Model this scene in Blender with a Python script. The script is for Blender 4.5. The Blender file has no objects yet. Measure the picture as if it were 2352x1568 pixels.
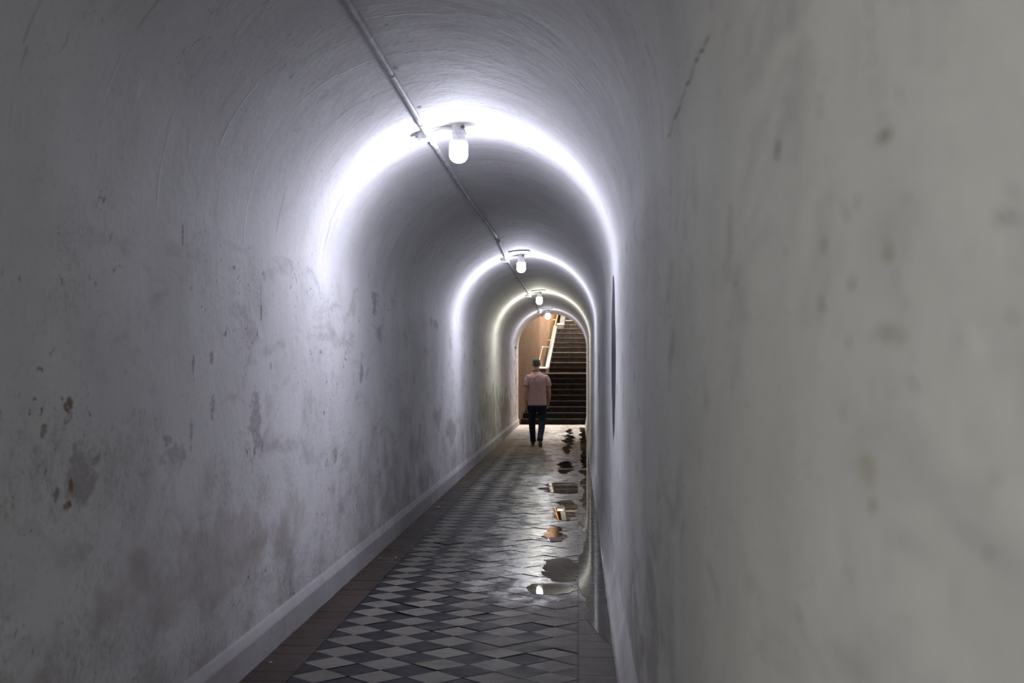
import bpy, bmesh, math, random
from math import sin, cos, pi, sqrt, atan, atan2
from mathutils import Vector, Matrix, noise as mnoise

random.seed(7)
S = bpy.context.scene
COL = S.collection
D = bpy.data

# ------------------------------------------------------------------ camera
F_PX, W, H = 2970.0, 2352, 1568
VPX, VPY = 1327.0, 853.0                     # where the tunnel axis vanishes
EYE = 1.49
psi = atan((VPX - W / 2) / F_PX)
pit = atan((VPY - H / 2) / F_PX * cos(psi))
cam = D.cameras.new('camera')
cam.sensor_width = 36.0
cam.lens = F_PX / W * 36.0
cam.clip_start = 0.05
cam.clip_end = 200
cam.dof.use_dof = True
cam.dof.focus_distance = 11.0
cam.dof.aperture_fstop = 4.0
camo = D.objects.new('camera', cam)
COL.objects.link(camo)
camo.location = (0, 0, EYE)
camo.rotation_euler = (pi / 2 + pit, 0, psi)
S.camera = camo

# ------------------------------------------------------------------ world, exposure
wd = D.worlds.new('world')
S.world = wd
wd.use_nodes = True
wd.node_tree.nodes['Background'].inputs[0].default_value = (0.6, 0.7, 1, 1)
wd.node_tree.nodes['Background'].inputs[1].default_value = 0.0
S.view_settings.view_transform = 'Standard'
S.view_settings.look = 'None'
S.view_settings.gamma = 1
S.view_settings.use_curve_mapping = False
S.view_settings.exposure = 1.05
S.cycles.max_bounces = 7
S.cycles.diffuse_bounces = 5
S.cycles.glossy_bounces = 4
S.cycles.transparent_max_bounces = 8
S.cycles.use_denoising = True
S.cycles.sample_clamp_indirect = 6.0
S.cycles.blur_glossy = 0.5
S.cycles.use_adaptive_sampling = True
S.cycles.adaptive_threshold = 0.08

BULB = 275.0                                  # radiance of a lit bulb
COOL = (0.82, 0.83, 1.0)
WARM = (0.97, 0.96, 0.83)

# daylight and lamplight falling into the stairwell from its open head
sl = D.lights.new('stairwell_light', 'AREA')
sl.shape = 'RECTANGLE'
sl.size, sl.size_y = 1.3, 4.6
sl.energy = 680
sl.color = (1.0, 0.91, 0.80)
slo = D.objects.new('stairwell_light', sl)
COL.objects.link(slo)
slo.location = (-0.25, 41.2, 5.45)
slo.rotation_euler = (0, 0, 0)

# ------------------------------------------------------------------ geometry constants
XL, XR = -1.65, 0.24
CX = (XL + XR) / 2
RAD = (XR - XL) / 2
ZS = 2.135                                    # springing height
Y0, Y1 = -5.0, 35.9                           # tunnel ends
FLOOR_L, FLOOR_R = -1.40, 0.0                 # patterned field between the border strips


def arc_z(x):
    return ZS + sqrt(max(0, RAD * RAD - (x - CX) ** 2))


# ------------------------------------------------------------------ object helpers
def prop(o, label=None, cat=None, group=None, kind=None):
    if label: o['label'] = label
    if cat: o['category'] = cat
    if group: o['group'] = group
    if kind: o['kind'] = kind
    return o


def empty(name, loc=(0, 0, 0), rz=0):
    o = D.objects.new(name, None)
    COL.objects.link(o)
    o.location = loc
    o.rotation_euler = (0, 0, rz)
    o.empty_display_size = 0.1
    return o


def obj(name, bm, mat, parent=None, smooth=False):
    me = D.meshes.new(name)
    bm.normal_update()
    bm.to_mesh(me)
    bm.free()
    if smooth:
        for p in me.polygons: p.use_smooth = True
    o = D.objects.new(name, me)
    COL.objects.link(o)
    if mat: me.materials.append(mat)
    if parent: o.parent = parent
    return o


def smooth_angle(o, deg=40):
    me = o.data
    for p in me.polygons: p.use_smooth = True
    bm = bmesh.new()
    bm.from_mesh(me)
    for e in bm.edges:
        if len(e.link_faces) == 2 and e.calc_face_angle(0) > math.radians(deg):
            e.smooth = False
    bm.to_mesh(me)
    bm.free()
    return o


def box(bm, x0, x1, y0, y1, z0, z1):
    vs = [bm.verts.new((x, y, z)) for x in (x0, x1) for y in (y0, y1) for z in (z0, z1)]
    for f in ((0, 1, 3, 2), (4, 6, 7, 5), (0, 4, 5, 1), (2, 3, 7, 6), (0, 2, 6, 4), (1, 5, 7, 3)):
        bm.faces.new([vs[i] for i in f])
    return vs


def frame(d):
    d = d.normalized()
    u = Vector((0, 0, 1)) if abs(d.z) < 0.9 else Vector((1, 0, 0))
    a = d.cross(u).normalized()
    return a, d.cross(a).normalized()


def tube(bm, pts, rad, n=12, cap=True):
    """round tube through pts; rad a number or one per point"""
    pts = [Vector(p) for p in pts]
    if not hasattr(rad, '__len__'): rad = [rad] * len(pts)
    rings, a0 = [], None
    for i, p in enumerate(pts):
        d = (pts[min(i + 1, len(pts) - 1)] - pts[max(i - 1, 0)]).normalized()
        if a0 is None:
            a, b = frame(d)
        else:
            a = (a0 - d * a0.dot(d)).normalized()
            b = d.cross(a)
        a0 = a
        rings.append([bm.verts.new(p + (a * cos(2 * pi * k / n) + b * sin(2 * pi * k / n)) * rad[i]) for k in range(n)])
    skin(bm, rings, cap)


def skin(bm, rings, cap=True):
    n = len(rings[0])
    for r0, r1 in zip(rings, rings[1:]):
        for k in range(n):
            bm.faces.new((r0[k], r0[(k + 1) % n], r1[(k + 1) % n], r1[k]))
    if cap:
        bm.faces.new(rings[0][::-1])
        bm.faces.new(rings[-1])


def lathe(bm, prof, n=24, at=(0, 0, 0)):
    """prof: (radius, z) from top to bottom, spun about the vertical"""
    rings = []
    for r, z in prof:
        rings.append([bm.verts.new((at[0] + r * cos(2 * pi * k / n), at[1] + r * sin(2 * pi * k / n), at[2] + z)) for k in range(n)])
    skin(bm, rings)
    bmesh.ops.recalc_face_normals(bm, faces=bm.faces[:])


def slices(bm, sl, n=20):
    """elliptical horizontal slices: (cx, cy, z, rx, ry)"""
    rings = [[bm.verts.new((cx + rx * cos(2 * pi * k / n), cy + ry * sin(2 * pi * k / n), z)) for k in range(n)]
             for cx, cy, z, rx, ry in sl]
    skin(bm, rings)


def union(name, bm, mat, parent, voxel, it=4, fac=0.5):
    """fuse the overlapping closed pieces in bm into one continuous skin"""
    bmesh.ops.recalc_face_normals(bm, faces=bm.faces[:])
    o = obj(name + '_raw', bm, None)
    m = o.modifiers.new('r', 'REMESH')
    m.mode = 'VOXEL'
    m.voxel_size = voxel
    m.use_smooth_shade = True
    s = o.modifiers.new('s', 'SMOOTH')
    s.iterations = it
    s.factor = fac
    dg = bpy.context.evaluated_depsgraph_get()
    me = D.meshes.new_from_object(o.evaluated_get(dg))
    D.objects.remove(o)
    me.name = name
    me.materials.clear()
    me.materials.append(mat)
    for p in me.polygons: p.use_smooth = True
    r = D.objects.new(name, me)
    COL.objects.link(r)
    if parent: r.parent = parent
    return r


def copy_tree(o, parent=None):
    c = o.copy()
    COL.objects.link(c)
    if parent: c.parent = parent
    for ch in list(o.children): copy_tree(ch, c)
    return c


# ------------------------------------------------------------------ material helpers
class NT:
    def __init__(self, name):
        self.m = D.materials.new(name)
        self.m.use_nodes = True
        self.t = self.m.node_tree
        self.t.nodes.clear()
        self.out = self.t.nodes.new('ShaderNodeOutputMaterial')
        self.b = self.t.nodes.new('ShaderNodeBsdfPrincipled')
        self.t.links.new(self.b.outputs[0], self.out.inputs[0])
        self._co = None

    def n(self, typ, **kw):
        n = self.t.nodes.new(typ)
        for k, v in kw.items(): setattr(n, k, v)
        return n

    def put(self, sock, v):
        if isinstance(v, bpy.types.NodeSocket): self.t.links.new(v, sock)
        elif v is not None:
            if hasattr(sock.default_value, '__len__') and hasattr(v, '__len__'):
                v = tuple(v) + (1,) * (len(sock.default_value) - len(v))
            sock.default_value = v

    def co(self):
        if self._co is None: self._co = self.n('ShaderNodeTexCoord').outputs['Object']
        return self._co

    def uv(self):
        return self.n('ShaderNodeTexCoord').outputs['UV']

    def math(self, op, a, b=None, c=None, clamp=False):
        n = self.n('ShaderNodeMath', operation=op, use_clamp=clamp)
        for i, v in enumerate((a, b, c)):
            if v is not None: self.put(n.inputs[i], v)
        return n.outputs[0]

    def vm(self, op, a, b=None):
        n = self.n('ShaderNodeVectorMath', operation=op)
        self.put(n.inputs[0], a)
        if b is not None: self.put(n.inputs[1], b)
        return n.outputs['Value'] if op in ('LENGTH', 'DISTANCE', 'DOT_PRODUCT') else n.outputs[0]

    def noise(self, scale, detail=3, rough=0.55, stretch=None, dist=0.0, vec=None, off=None):
        v = vec if vec is not None else self.co()
        if stretch: v = self.vm('MULTIPLY', v, stretch)
        if off: v = self.vm('ADD', v, off)
        n = self.n('ShaderNodeTexNoise')
        n.inputs['Scale'].default_value = scale
        n.inputs['Detail'].default_value = detail
        n.inputs['Roughness'].default_value = rough
        n.inputs['Distortion'].default_value = dist
        self.t.links.new(v, n.inputs['Vector'])
        return n.outputs[0]

    def ramp(self, v, lo, hi, a=0.0, b=1.0):
        n = self.n('ShaderNodeMapRange', interpolation_type='SMOOTHSTEP')
        self.put(n.inputs[0], v)
        for i, x in enumerate((lo, hi, a, b)): n.inputs[i + 1].default_value = x
        return n.outputs[0]

    def mix(self, f, a, b, mode='MIX'):
        n = self.n('ShaderNodeMix', data_type='RGBA', blend_type=mode)
        self.put(n.inputs[0], f)
        self.put(n.inputs[6], a)
        self.put(n.inputs[7], b)
        return n.outputs[2]

    def bump(self, h, strength=0.3, dist=0.02, prev=None):
        n = self.n('ShaderNodeBump')
        n.inputs['Strength'].default_value = strength
        n.inputs['Distance'].default_value = dist
        self.put(n.inputs['Height'], h)
        if prev: self.t.links.new(prev, n.inputs['Normal'])
        return n.outputs[0]

    def xyz(self, v=None):
        n = self.n('ShaderNodeSeparateXYZ')
        self.t.links.new(v if v is not None else self.co(), n.inputs[0])
        return n.outputs

    def set(self, col=None, rough=None, normal=None, spec=None, metal=None):
        b = self.b.inputs
        self.put(b['Base Color'], col)
        self.put(b['Roughness'], rough)
        if normal: self.t.links.new(normal, b['Normal'])
        if spec is not None: self.put(b['Specular IOR Level'], spec)
        if metal is not None: b['Metallic'].default_value = metal
        return self.m


def simple(name, col, rough=0.5, spec=0.5, metal=0, var=0.0, scale=20):
    t = NT(name)
    c = col
    if var:
        f = t.noise(scale, 3)
        c = t.mix(t.ramp(f, 0.3, 0.7), tuple(x * (1 - var) for x in col), tuple(min(1, x * (1 + var)) for x in col))
    return t.set(c, rough, spec=spec, metal=metal)


def glow(name, col, strength):
    t = NT(name)
    t.b.inputs['Base Color'].default_value = (0.8, 0.8, 0.8, 1)
    t.b.inputs['Emission Color'].default_value = (*col, 1)
    t.b.inputs['Emission Strength'].default_value = strength
    return t.m


# ------------------------------------------------------------------ plaster
def plaster(name, base, stains=(), chips=0.5, dirt=0.5, planks=False, extra=None, seamcrack=False, run=0.22, grain=0.05, wetfoot=False):
    """old painted plaster: mottled, chipped, streaked; stains = (x, y, z, ry, rz, colour, strength, noise scale)"""
    t = NT(name)
    c = t.co()
    x, y, z = t.xyz()
    big = t.noise(0.9, 2, 0.6)
    streak = t.noise(1.0, 3, 0.7, stretch=(3, 1.6, 2.2))
    fine = t.noise(34, 2, 0.65)
    col = t.mix(t.ramp(big, 0.3, 0.72), tuple(v * 0.90 for v in base), tuple(min(1, v * 1.06) for v in base))
    col = t.mix(t.ramp(streak, 0.45, 0.85, 0, run), col, (0.42, 0.40, 0.36))
    col = t.mix(t.ramp(fine, 0.52, 0.8, 0, 0.22), col, (0.36, 0.35, 0.36))
    h = t.math('ADD', t.math('MULTIPLY', t.noise(4.5, 3, 0.62), 1.0), t.math('MULTIPLY', fine, grain))
    if dirt:
        # grey scuffs drawn out along the wall
        sc_ = t.noise(2.4, 3, 0.72, stretch=(1, 0.55, 1.7), dist=0.4, off=(6, 3, 2))
        col = t.mix(t.ramp(sc_, 0.52, 0.72, 0, 0.42), col, (0.34, 0.33, 0.345))
        dn = t.noise(1.6, 3, 0.68, stretch=(1, 0.8, 1.6))
        k = t.math('SUBTRACT', dn, t.math('MULTIPLY', z, 0.22))
        col = t.mix(t.ramp(k, 0.30, 0.62, 0, dirt), col, (0.27, 0.235, 0.20))
        k2 = t.math('ADD', t.math('MULTIPLY', streak, 0.6), t.math('MULTIPLY', fine, 0.4))
        k2 = t.math('SUBTRACT', k2, t.math('MULTIPLY', z, 0.09))
        col = t.mix(t.ramp(k2, 0.40, 0.60, 0, dirt * 0.8 if run > 0.1 else 0), col, (0.22, 0.20, 0.18))
    if chips:
        # little upright nicks and flakes, in loose clusters
        cl = t.ramp(t.noise(0.9, 2, 0.65, off=(3, 1, 7)), 0.38, 0.58)
        cn = t.noise(15, 3, 0.74, stretch=(1, 0.75, 1), dist=1.2)
        m = t.math('MULTIPLY', t.ramp(cn, 0.64, 0.68), cl)
        hair = t.math('LESS_THAN', t.math('ABSOLUTE', t.math('SUBTRACT', cn, 0.47)), 0.006)
        hair = t.math('MULTIPLY', hair, t.math('MULTIPLY', t.ramp(streak, 0.52, 0.60), cl))
        m = t.math('MAXIMUM', m, t.math('MULTIPLY', hair, 0.7))
        col = t.mix(t.math('MULTIPLY', m, chips), col, (0.085, 0.075, 0.072))
    nb = t.bump(h, 0.35, 0.03)
    if planks:
        uv = t.uv()
        bt = t.n('ShaderNodeTexBrick', offset=0.45, squash=1.0)
        t.put(bt.inputs['Vector'], t.vm('ADD', uv, (0.05, -0.05, 0)))
        bt.inputs['Scale'].default_value = 1.0
        bt.inputs['Mortar Size'].default_value = 0.0
        bt.inputs['Brick Width'].default_value = 0.68
        bt.inputs['Row Height'].default_value = 0.66
        bt.inputs['Color1'].default_value = (0, 0, 0, 1)
        bt.inputs['Color2'].default_value = (1, 1, 1, 1)
        bt.inputs['Mortar'].default_value = (0.2, 0.2, 0.2, 1)
        ar = t.noise(2.0, 3, 0.6, vec=t.vm('MULTIPLY', uv, (0.7, 4.0, 0)))
        nb = t.bump(ar, 0.22, 0.012, nb)
        nb = t.bump(bt.outputs[0], 0.30, 0.012, nb)
        # laps left by the shuttering: faint arcs across the vault, broken and slightly out of step
        ux, vy, _ = t.xyz(uv)
        ph = t.math('MULTIPLY', t.math('SINE', t.math('MULTIPLY', t.math('FLOOR', t.math('DIVIDE', t.math('ADD', ux, 0.03), 0.34)), 7.3)), 0.035)
        d = t.math('SUBTRACT', t.math('FRACT', t.math('DIVIDE', t.math('ADD', t.math('ADD', vy, ph), 0.62), 0.66)), 0.5)
        ln = t.ramp(t.math('ABSOLUTE', d), 0.004, 0.022, 1, 0)
        gn = t.noise(1.5, 2, 0.5, vec=t.vm('ADD', uv, (3.3, 1.2, 0)))
        col = t.mix(t.math('MULTIPLY', t.math('MULTIPLY', ln, t.ramp(gn, 0.50, 0.64)), 0.5), col, (0.24, 0.23, 0.24))
        nb = t.bump(t.math('MULTIPLY', ln, t.ramp(gn, 0.55, 0.35)), 0.35, 0.008, nb)
        # small hole beside the conduit
        hd = t.vm('LENGTH', t.vm('MULTIPLY', t.vm('SUBTRACT', c, (-0.935, 7.57, 3.05)), (1 / 0.020, 1 / 0.040, 0)))
        col = t.mix(t.ramp(t.math('ADD', hd, t.math('MULTIPLY', ar, 0.5)), 0.8, 1.3, 0.92, 0), col, (0.06, 0.05, 0.045))
        col = t.mix(t.ramp(ar, 0.58, 0.75, 0, 0.25), col, (0.36, 0.35, 0.36))
    if seamcrack:
        w = t.math('MULTIPLY', t.math('SUBTRACT', t.noise(5, 3, 0.6), 0.5), 0.07)
        d = t.math('ABSOLUTE', t.math('ADD', t.math('SUBTRACT', z, 2.11), w))
        m = t.math('MULTIPLY', t.math('LESS_THAN', d, 0.0045), t.math('MULTIPLY', t.ramp(y, 2.3, 2.45), t.ramp(y, 3.35, 3.5, 1, 0)))
        col = t.mix(t.math('MULTIPLY', m, 0.7), col, (0.10, 0.095, 0.09))
    cache = {}
    flake = t.ramp(fine, 0.40, 0.66, 1.0, 0.6)
    for (sx, sy, sz, ry, rz, sc, k, ns) in stains:
        key = 40 if ns >= 40 else 16 if ns >= 12 else 7 if ns >= 4 else 2
        if key not in cache:
            cache[key] = t.math('MULTIPLY', t.math('SUBTRACT', t.noise(key * 1.3, 3, 0.74, stretch=(1, 0.5, 0.9), off=(1.7, 4.1, 1.3)), 0.5), 4.2)
        dv = t.vm('MULTIPLY', t.vm('SUBTRACT', c, (sx, sy, sz)), (0.0, 1 / ry, 1 / rz))
        f = t.math('ADD', t.vm('LENGTH', dv), cache[key])
        col = t.mix(t.math('MULTIPLY', t.ramp(f, 0.55, 1.15, k, 0.0), flake), col, sc)
    if extra: col, nb = extra(t, col, nb)
    if wetfoot:
        # seeping water keeps the very foot glossy
        w = t.ramp(z, 0.006, 0.016, 1, 0)
        return t.set(col, t.math('SUBTRACT', 0.72, t.math('MULTIPLY', w, 0.6)), nb, spec=t.math('ADD', 0.22, t.math('MULTIPLY', w, 0.4)))
    return t.set(col, 0.72, nb, spec=0.22)


BASE = (0.78, 0.775, 0.785)
OCH, BRN, RED, GRY = (0.19, 0.12, 0.03), (0.24, 0.17, 0.125), (0.24, 0.045, 0.03), (0.30, 0.29, 0.33)
LW = XL
left_stains = [
    (LW, 4.10, 1.375, .045, .040, OCH, 0.95, 18), (LW, 3.92, 1.305, .022, .022, OCH, 0.8, 25),
    (LW, 4.22, 1.15, .12, .10, (0.22, 0.19, 0.15), 0.6, 9), (LW, 4.15, 1.12, .022, .03, (0.22, 0.11, 0.03), 0.9, 20),
    (LW, 4.03, 1.10, .022, .02, BRN, 0.8, 25), (LW, 4.115, 1.06, .035, .014, (0.27, 0.12, 0.07), 0.9, 20),
    (LW, 6.70, 2.00, .010, .014, RED, 0.95, 25), (LW, 6.74, 2.00, .035, .035, (0.38, 0.31, 0.27), 0.5, 16),
    (LW, 6.67, 1.79, .020, .035, BRN, 0.8, 20), (LW, 6.66, 1.86, .015, .09, (0.35, 0.29, 0.25), 0.5, 14),
    (LW, 6.60, 1.25, .11, .15, (0.35, 0.32, 0.32), 0.75, 8), (LW, 6.55, 1.085, .035, .03, BRN, 0.75, 18),
    (LW, 6.70, 1.10, .035, .03, (0.30, 0.23, 0.17), 0.7, 18),
    (LW, 5.75, 1.545, .028, .028, (0.28, 0.20, 0.17), 0.75, 20), (LW, 5.48, 1.50, .022, .05, (0.28, 0.22, 0.19), 0.7, 18),
    (LW, 5.78, 1.34, .04, .06, (0.30, 0.25, 0.21), 0.6, 14), (LW, 5.12, 1.22, .05, .03, GRY, 0.7, 14),
    (LW, 5.46, 1.23, .025, .07, GRY, 0.6, 12), (LW, 5.25, 1.15, .16, .05, GRY, 0.5, 9),
    (LW, 3.744, 1.765, .010, .014, (0.12, 0.12, 0.11), 0.8, 20),
    (LW, 5.32, 2.06, .012, .05, (0.16, 0.15, 0.15), 0.8, 20), (LW, 6.9, 1.52, .03, .02, GRY, 0.6, 16),
    (LW, 10.45, 2.03, .14, .12, (0.28, 0.27, 0.32), 0.75, 5), (LW, 10.66, 1.83, .16, .09, (0.30, 0.29, 0.34), 0.6, 6),
    (LW, 9.80, 1.47, .07, .06, (0.29, 0.28, 0.30), 0.8, 9), (LW, 8.75, 0.92, .09, .05, BRN, 0.6, 9),
    (LW, 14.9, 2.05, .5, .05, (0.22, 0.21, 0.2), 0.6, 5), (LW, 16.9, 0.72, .9, .16, (0.30, 0.28, 0.25), 0.65, 3),
    (LW, 15.2, 0.95, .5, .12, (0.36, 0.34, 0.32), 0.6, 3), (LW, 24.5, 0.65, 2.6, .5, (0.30, 0.275, 0.20), 0.75, 1.6),
    (LW, 29.5, 0.55, 3.0, .5, (0.30, 0.27, 0.20), 0.8, 1.6), (LW, 20.6, 1.65, .25, .05, (0.42, 0.2, 0.18), 0.5, 6),
    (LW, 34.6, 0.75, 1.2, .9, (0.36, 0.31, 0.31), 0.6, 1.4), (LW, 6.0, 0.62, 1.5, .18, (0.40, 0.33, 0.29), 0.45, 2),
]
right_stains = [
    (XR, 14.6, 1.42, .55, .30, (0.16, 0.16, 0.19), 0.75, 4),
    (XR, 8.75, 0.05, .20, .10, (0.12, 0.10, 0.09), 0.6, 10),
    (XR, 1.565, 1.757, .020, .014, (0.22, 0.21, 0.16), 0.9, 40), (XR, 1.02, 1.676, .022, .007, (0.24, 0.22, 0.16), 0.9, 60),
    (XR, 1.977, 1.624, .018, .010, (0.3, 0.27, 0.2), 0.8, 40), (XR, 1.148, 1.566, .011, .007, (0.27, 0.24, 0.13), 0.9, 70),
    (XR, 1.012, 1.585, .014, .010, (0.36, 0.32, 0.2), 0.8, 60), (XR, 1.12, 1.633, .009, .008, (0.33, 0.3, 0.19), 0.8, 60),
    (XR, 1.07, 1.379, .009, .007, (0.27, 0.25, 0.17), 0.9, 70), (XR, 0.76, 1.428, .008, .006, (0.33, 0.31, 0.25), 0.7, 80),
    (XR, 1.16, 1.515, .008, .007, (0.33, 0.28, 0.15), 0.8, 70), (XR, 1.09, 1.41, .03, .012, (0.45, 0.42, 0.3), 0.6, 40),
    (XR, 1.0, 1.52, .05, .012, (0.44, 0.41, 0.36), 0.6, 30), (XR, 2.05, 1.70, .05, .05, (0.45, 0.42, 0.36), 0.5, 20),
    (XR, 4.2, 0.55, .5, .3, (0.34, 0.30, 0.26), 0.55, 4), (XR, 5.5, 0.35, .8, .25, (0.30, 0.27, 0.23), 0.55, 4),
]


def scrape(t, col, nb):
    """the tall dark scraped patch on the right wall by the nearest lamp"""
    x, y, z = t.xyz()
    wob = t.math('MULTIPLY', t.math('SUBTRACT', t.noise(6, 4, 0.6, stretch=(1, 1, 0.7)), 0.5), 0.55)
    yy = t.math('ABSOLUTE', t.math('DIVIDE', t.math('SUBTRACT', y, 8.72), 0.56))
    zz = t.math('ABSOLUTE', t.math('DIVIDE', t.math('SUBTRACT', z, 1.60), 0.60))
    e = t.math('ADD', t.math('ADD', t.math('POWER', zz, 1.6), t.math('POWER', yy, 1.6)), wob)
    m = t.ramp(e, 0.86, 1.0, 1.0, 0.0)
    sk = t.noise(9, 4, 0.7, stretch=(1, 1.6, 0.25), off=(2, 2, 2))
    m = t.math('MULTIPLY', m, t.ramp(sk, 0.30, 0.52, 0.6, 1.0))
    col = t.mix(m, col, (0.03, 0.031, 0.045))
    # loose scratches trailing below it
    s2 = t.noise(10, 3, 0.6, stretch=(1, 1.4, 0.2), off=(4, 7, 1))
    near = t.ramp(t.math('ABSOLUTE', t.math('SUBTRACT', y, 8.3)), 0.5, 1.4, 1.0, 0.0)
    low = t.ramp(t.math('ABSOLUTE', t.math('SUBTRACT', z, 0.8)), 0.3, 0.7, 1.0, 0.0)
    m2 = t.math('MULTIPLY', t.math('MULTIPLY', t.ramp(s2, 0.62, 0.68), near), low)
    col = t.mix(t.math('MULTIPLY', m2, 0.6), col, (0.14, 0.14, 0.15))
    return col, nb


M_left = plaster('painted_plaster_left', BASE, [q for q in left_stains if q[1] < 12.4], 0.75, 0.42)
M_left_far = plaster('painted_plaster_left_far', BASE, [q for q in left_stains if q[1] > 12.4], 0.75, 0.42)
M_left_back = plaster('painted_plaster_left_back', BASE, (), 0.75, 0.42)
RBASE = (0.76, 0.76, 0.745)
M_right = plaster('painted_plaster_right', RBASE, [q for q in right_stains if q[1] < 6.4], 0.45, 0.25, seamcrack=True, run=0.06, grain=0.22)
M_right_far = plaster('painted_plaster_right_far', RBASE, [q for q in right_stains if q[1] > 6.4], 0.45, 0.25, extra=scrape, run=0.06, grain=0.22)
M_curbwet = plaster('painted_plaster_curb', RBASE, (), 0.3, 0.3, run=0.06, grain=0.22, wetfoot=True)
M_vault = plaster('painted_plaster_vault', BASE, (), 0.4, 0, planks=True)
M_skirt = plaster('painted_skirting', (0.52, 0.51, 0.53), (), 0.0, 0.2)
M_far = simple('stairwell_plaster', (0.42, 0.33, 0.24), 0.7, 0.3, var=0.15, scale=3)
M_dark = simple('stairwell_unlit_dark', (0.03, 0.032, 0.03), 0.6, 0.3)  # near-black colour stands in for the lack of light at the stair head

# ------------------------------------------------------------------ tunnel shell
def wall(name, x0, x1, cuts, mats, label):
    """one wall slab; mats gives the plaster of each stretch between the cuts (same paint, its own stains)"""
    bm = bmesh.new()
    rr = [[bm.verts.new((x, y, z)) for x, z in ((x0, -0.06), (x1, -0.06), (x1, ZS), (x0, ZS))] for y in cuts]
    for i in range(len(cuts) - 1):
        for k in range(4):
            f = bm.faces.new((rr[i][k], rr[i][(k + 1) % 4], rr[i + 1][(k + 1) % 4], rr[i + 1][k]))
            f.material_index = i
    bm.faces.new(rr[0]); bm.faces.new(rr[-1])
    bmesh.ops.recalc_face_normals(bm, faces=bm.faces[:])
    o = obj(name, bm, None)
    for m in mats: o.data.materials.append(m)
    return prop(o, label, 'wall', kind='structure')


wall('wall_left', XL - 0.25, XL, [Y0, 3.2, 12.4, Y1], [M_left_back, M_left, M_left_far], 'stained white plaster tunnel wall on the left')
wall('wall_right', XR, XR + 0.25, [Y0, 6.4, Y1], [M_right, M_right_far], 'white plaster tunnel wall close by on the right, with a tall dark scrape')
bm = bmesh.new(); box(bm, XL - 0.25, XR + 0.25, Y0 - 0.2, Y0, -0.06, 3.4)
prop(obj('wall_back', bm, M_vault), 'plaster wall closing the tunnel behind the viewer', 'wall', kind='structure')

bm = bmesh.new()
uvl = bm.loops.layers.uv.new('UVMap')
N = 144
ys = [Y0, 0, 5, 10, 15, 20, 25, 30, Y1]


def ring(r, y):
    return [bm.verts.new((CX - r * cos(pi * k / N), y, ZS + r * sin(pi * k / N))) for k in range(N + 1)]


inn = [ring(RAD, y) for y in ys]
outr = [ring(RAD + 0.25, y) for y in ys]
for i in range(len(ys) - 1):
    for k in range(N):
        f = bm.faces.new((inn[i][k], inn[i][k + 1], inn[i + 1][k + 1], inn[i + 1][k]))
        for l, (kk, yy) in zip(f.loops, ((k, ys[i]), (k + 1, ys[i]), (k + 1, ys[i + 1]), (k, ys[i + 1]))):
            l[uvl].uv = (kk / N * pi * RAD, yy)
        f.smooth = True
        bm.faces.new((outr[i][k], outr[i + 1][k], outr[i + 1][k + 1], outr[i][k + 1])).smooth = True
for a, b in ((inn[0], outr[0]), (outr[-1], inn[-1])):
    for k in range(N): bm.faces.new((a[k + 1], a[k], b[k], b[k + 1]))
for i in range(len(ys) - 1):
    for k in (0, N): bm.faces.new((inn[i][k], inn[i + 1][k], outr[i + 1][k], outr[i][k]))
bmesh.ops.recalc_face_normals(bm, faces=bm.faces[:])
for e in bm.edges:
    if len(e.link_faces) == 2 and e.calc_face_angle(0) > 0.6: e.smooth = False
prop(obj('ceiling', bm, M_vault), 'white plastered barrel vault over the tunnel', 'ceiling', kind='structure')

# skirting on the left with its sloped top, and the low rounded curb on the right
bm = bmesh.new()
SK = [(XL, 0.19), (XL + 0.008, 0.178), (XL + 0.022, 0.145), (XL + 0.025, 0.135), (XL + 0.025, -0.05), (XL - 0.01, -0.05), (XL - 0.01, 0.19)]
M_ = 82
rings = []
for j in range(M_ + 1):
    y = Y0 + (Y1 + 0.03 - Y0) * j / M_
    w = 0.008 * (mnoise.noise((0, y * 1.1, 3)))
    rings.append([bm.verts.new((x, y, z + (w if 0.1 < z < 0.188 else 0))) for x, z in SK])
skin(bm, rings)
bmesh.ops.recalc_face_normals(bm, faces=bm.faces[:])
prop(obj('baseboard_left', bm, M_skirt), 'painted plaster skirting along the left wall', 'baseboard', kind='structure')
bm = bmesh.new()
SK = [(XR, 0.24), (XR - 0.010, 0.18), (XR - 0.022, 0.10), (XR - 0.030, 0.05), (XR - 0.041, 0.014), (XR - 0.044, 0.007), (XR - 0.050, 0.002), (XR - 0.054, -0.004), (XR - 0.054, -0.05), (XR + 0.01, -0.05), (XR + 0.01, 0.24)]
rings = []
for j in range(M_ * 2 + 1):
    y = Y0 + (Y1 - Y0) * j / (M_ * 2)
    w = 0.002 * (mnoise.noise((0, y * 1.1, 8)))
    rings.append([bm.verts.new((x + (w if x < XR - 0.005 else 0), y, z)) for x, z in SK])
skin(bm, rings)
bmesh.ops.recalc_face_normals(bm, faces=bm.faces[:])
prop(smooth_angle(obj('baseboard_right', bm, M_curbwet), 50), 'rounded plaster curb along the foot of the right wall', 'baseboard', kind='structure')

# ------------------------------------------------------------------ floor: every tile laid, slightly uneven
t = NT('cement_tiles')
at = t.n('ShaderNodeAttribute', attribute_name='tile').outputs[0]
x, y, z = t.xyz()
dn = t.noise(2.6, 5, 0.65)
edge = t.math('ADD', dn, t.math('MULTIPLY', t.math('ADD', x, 0.75), 0.32))
c = t.mix(t.ramp(edge, 0.48, 0.74, 0.0, 0.88), at, (0.10, 0.091, 0.078))
c = t.mix(t.ramp(t.noise(16, 4, 0.7), 0.45, 0.75, 0.0, 0.5), c, (0.06, 0.055, 0.05))
c = t.mix(t.ramp(t.noise(5, 4, 0.7, off=(4, 4, 4)), 0.58, 0.75, 0.0, 0.45), c, (0.13, 0.12, 0.105))
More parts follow.
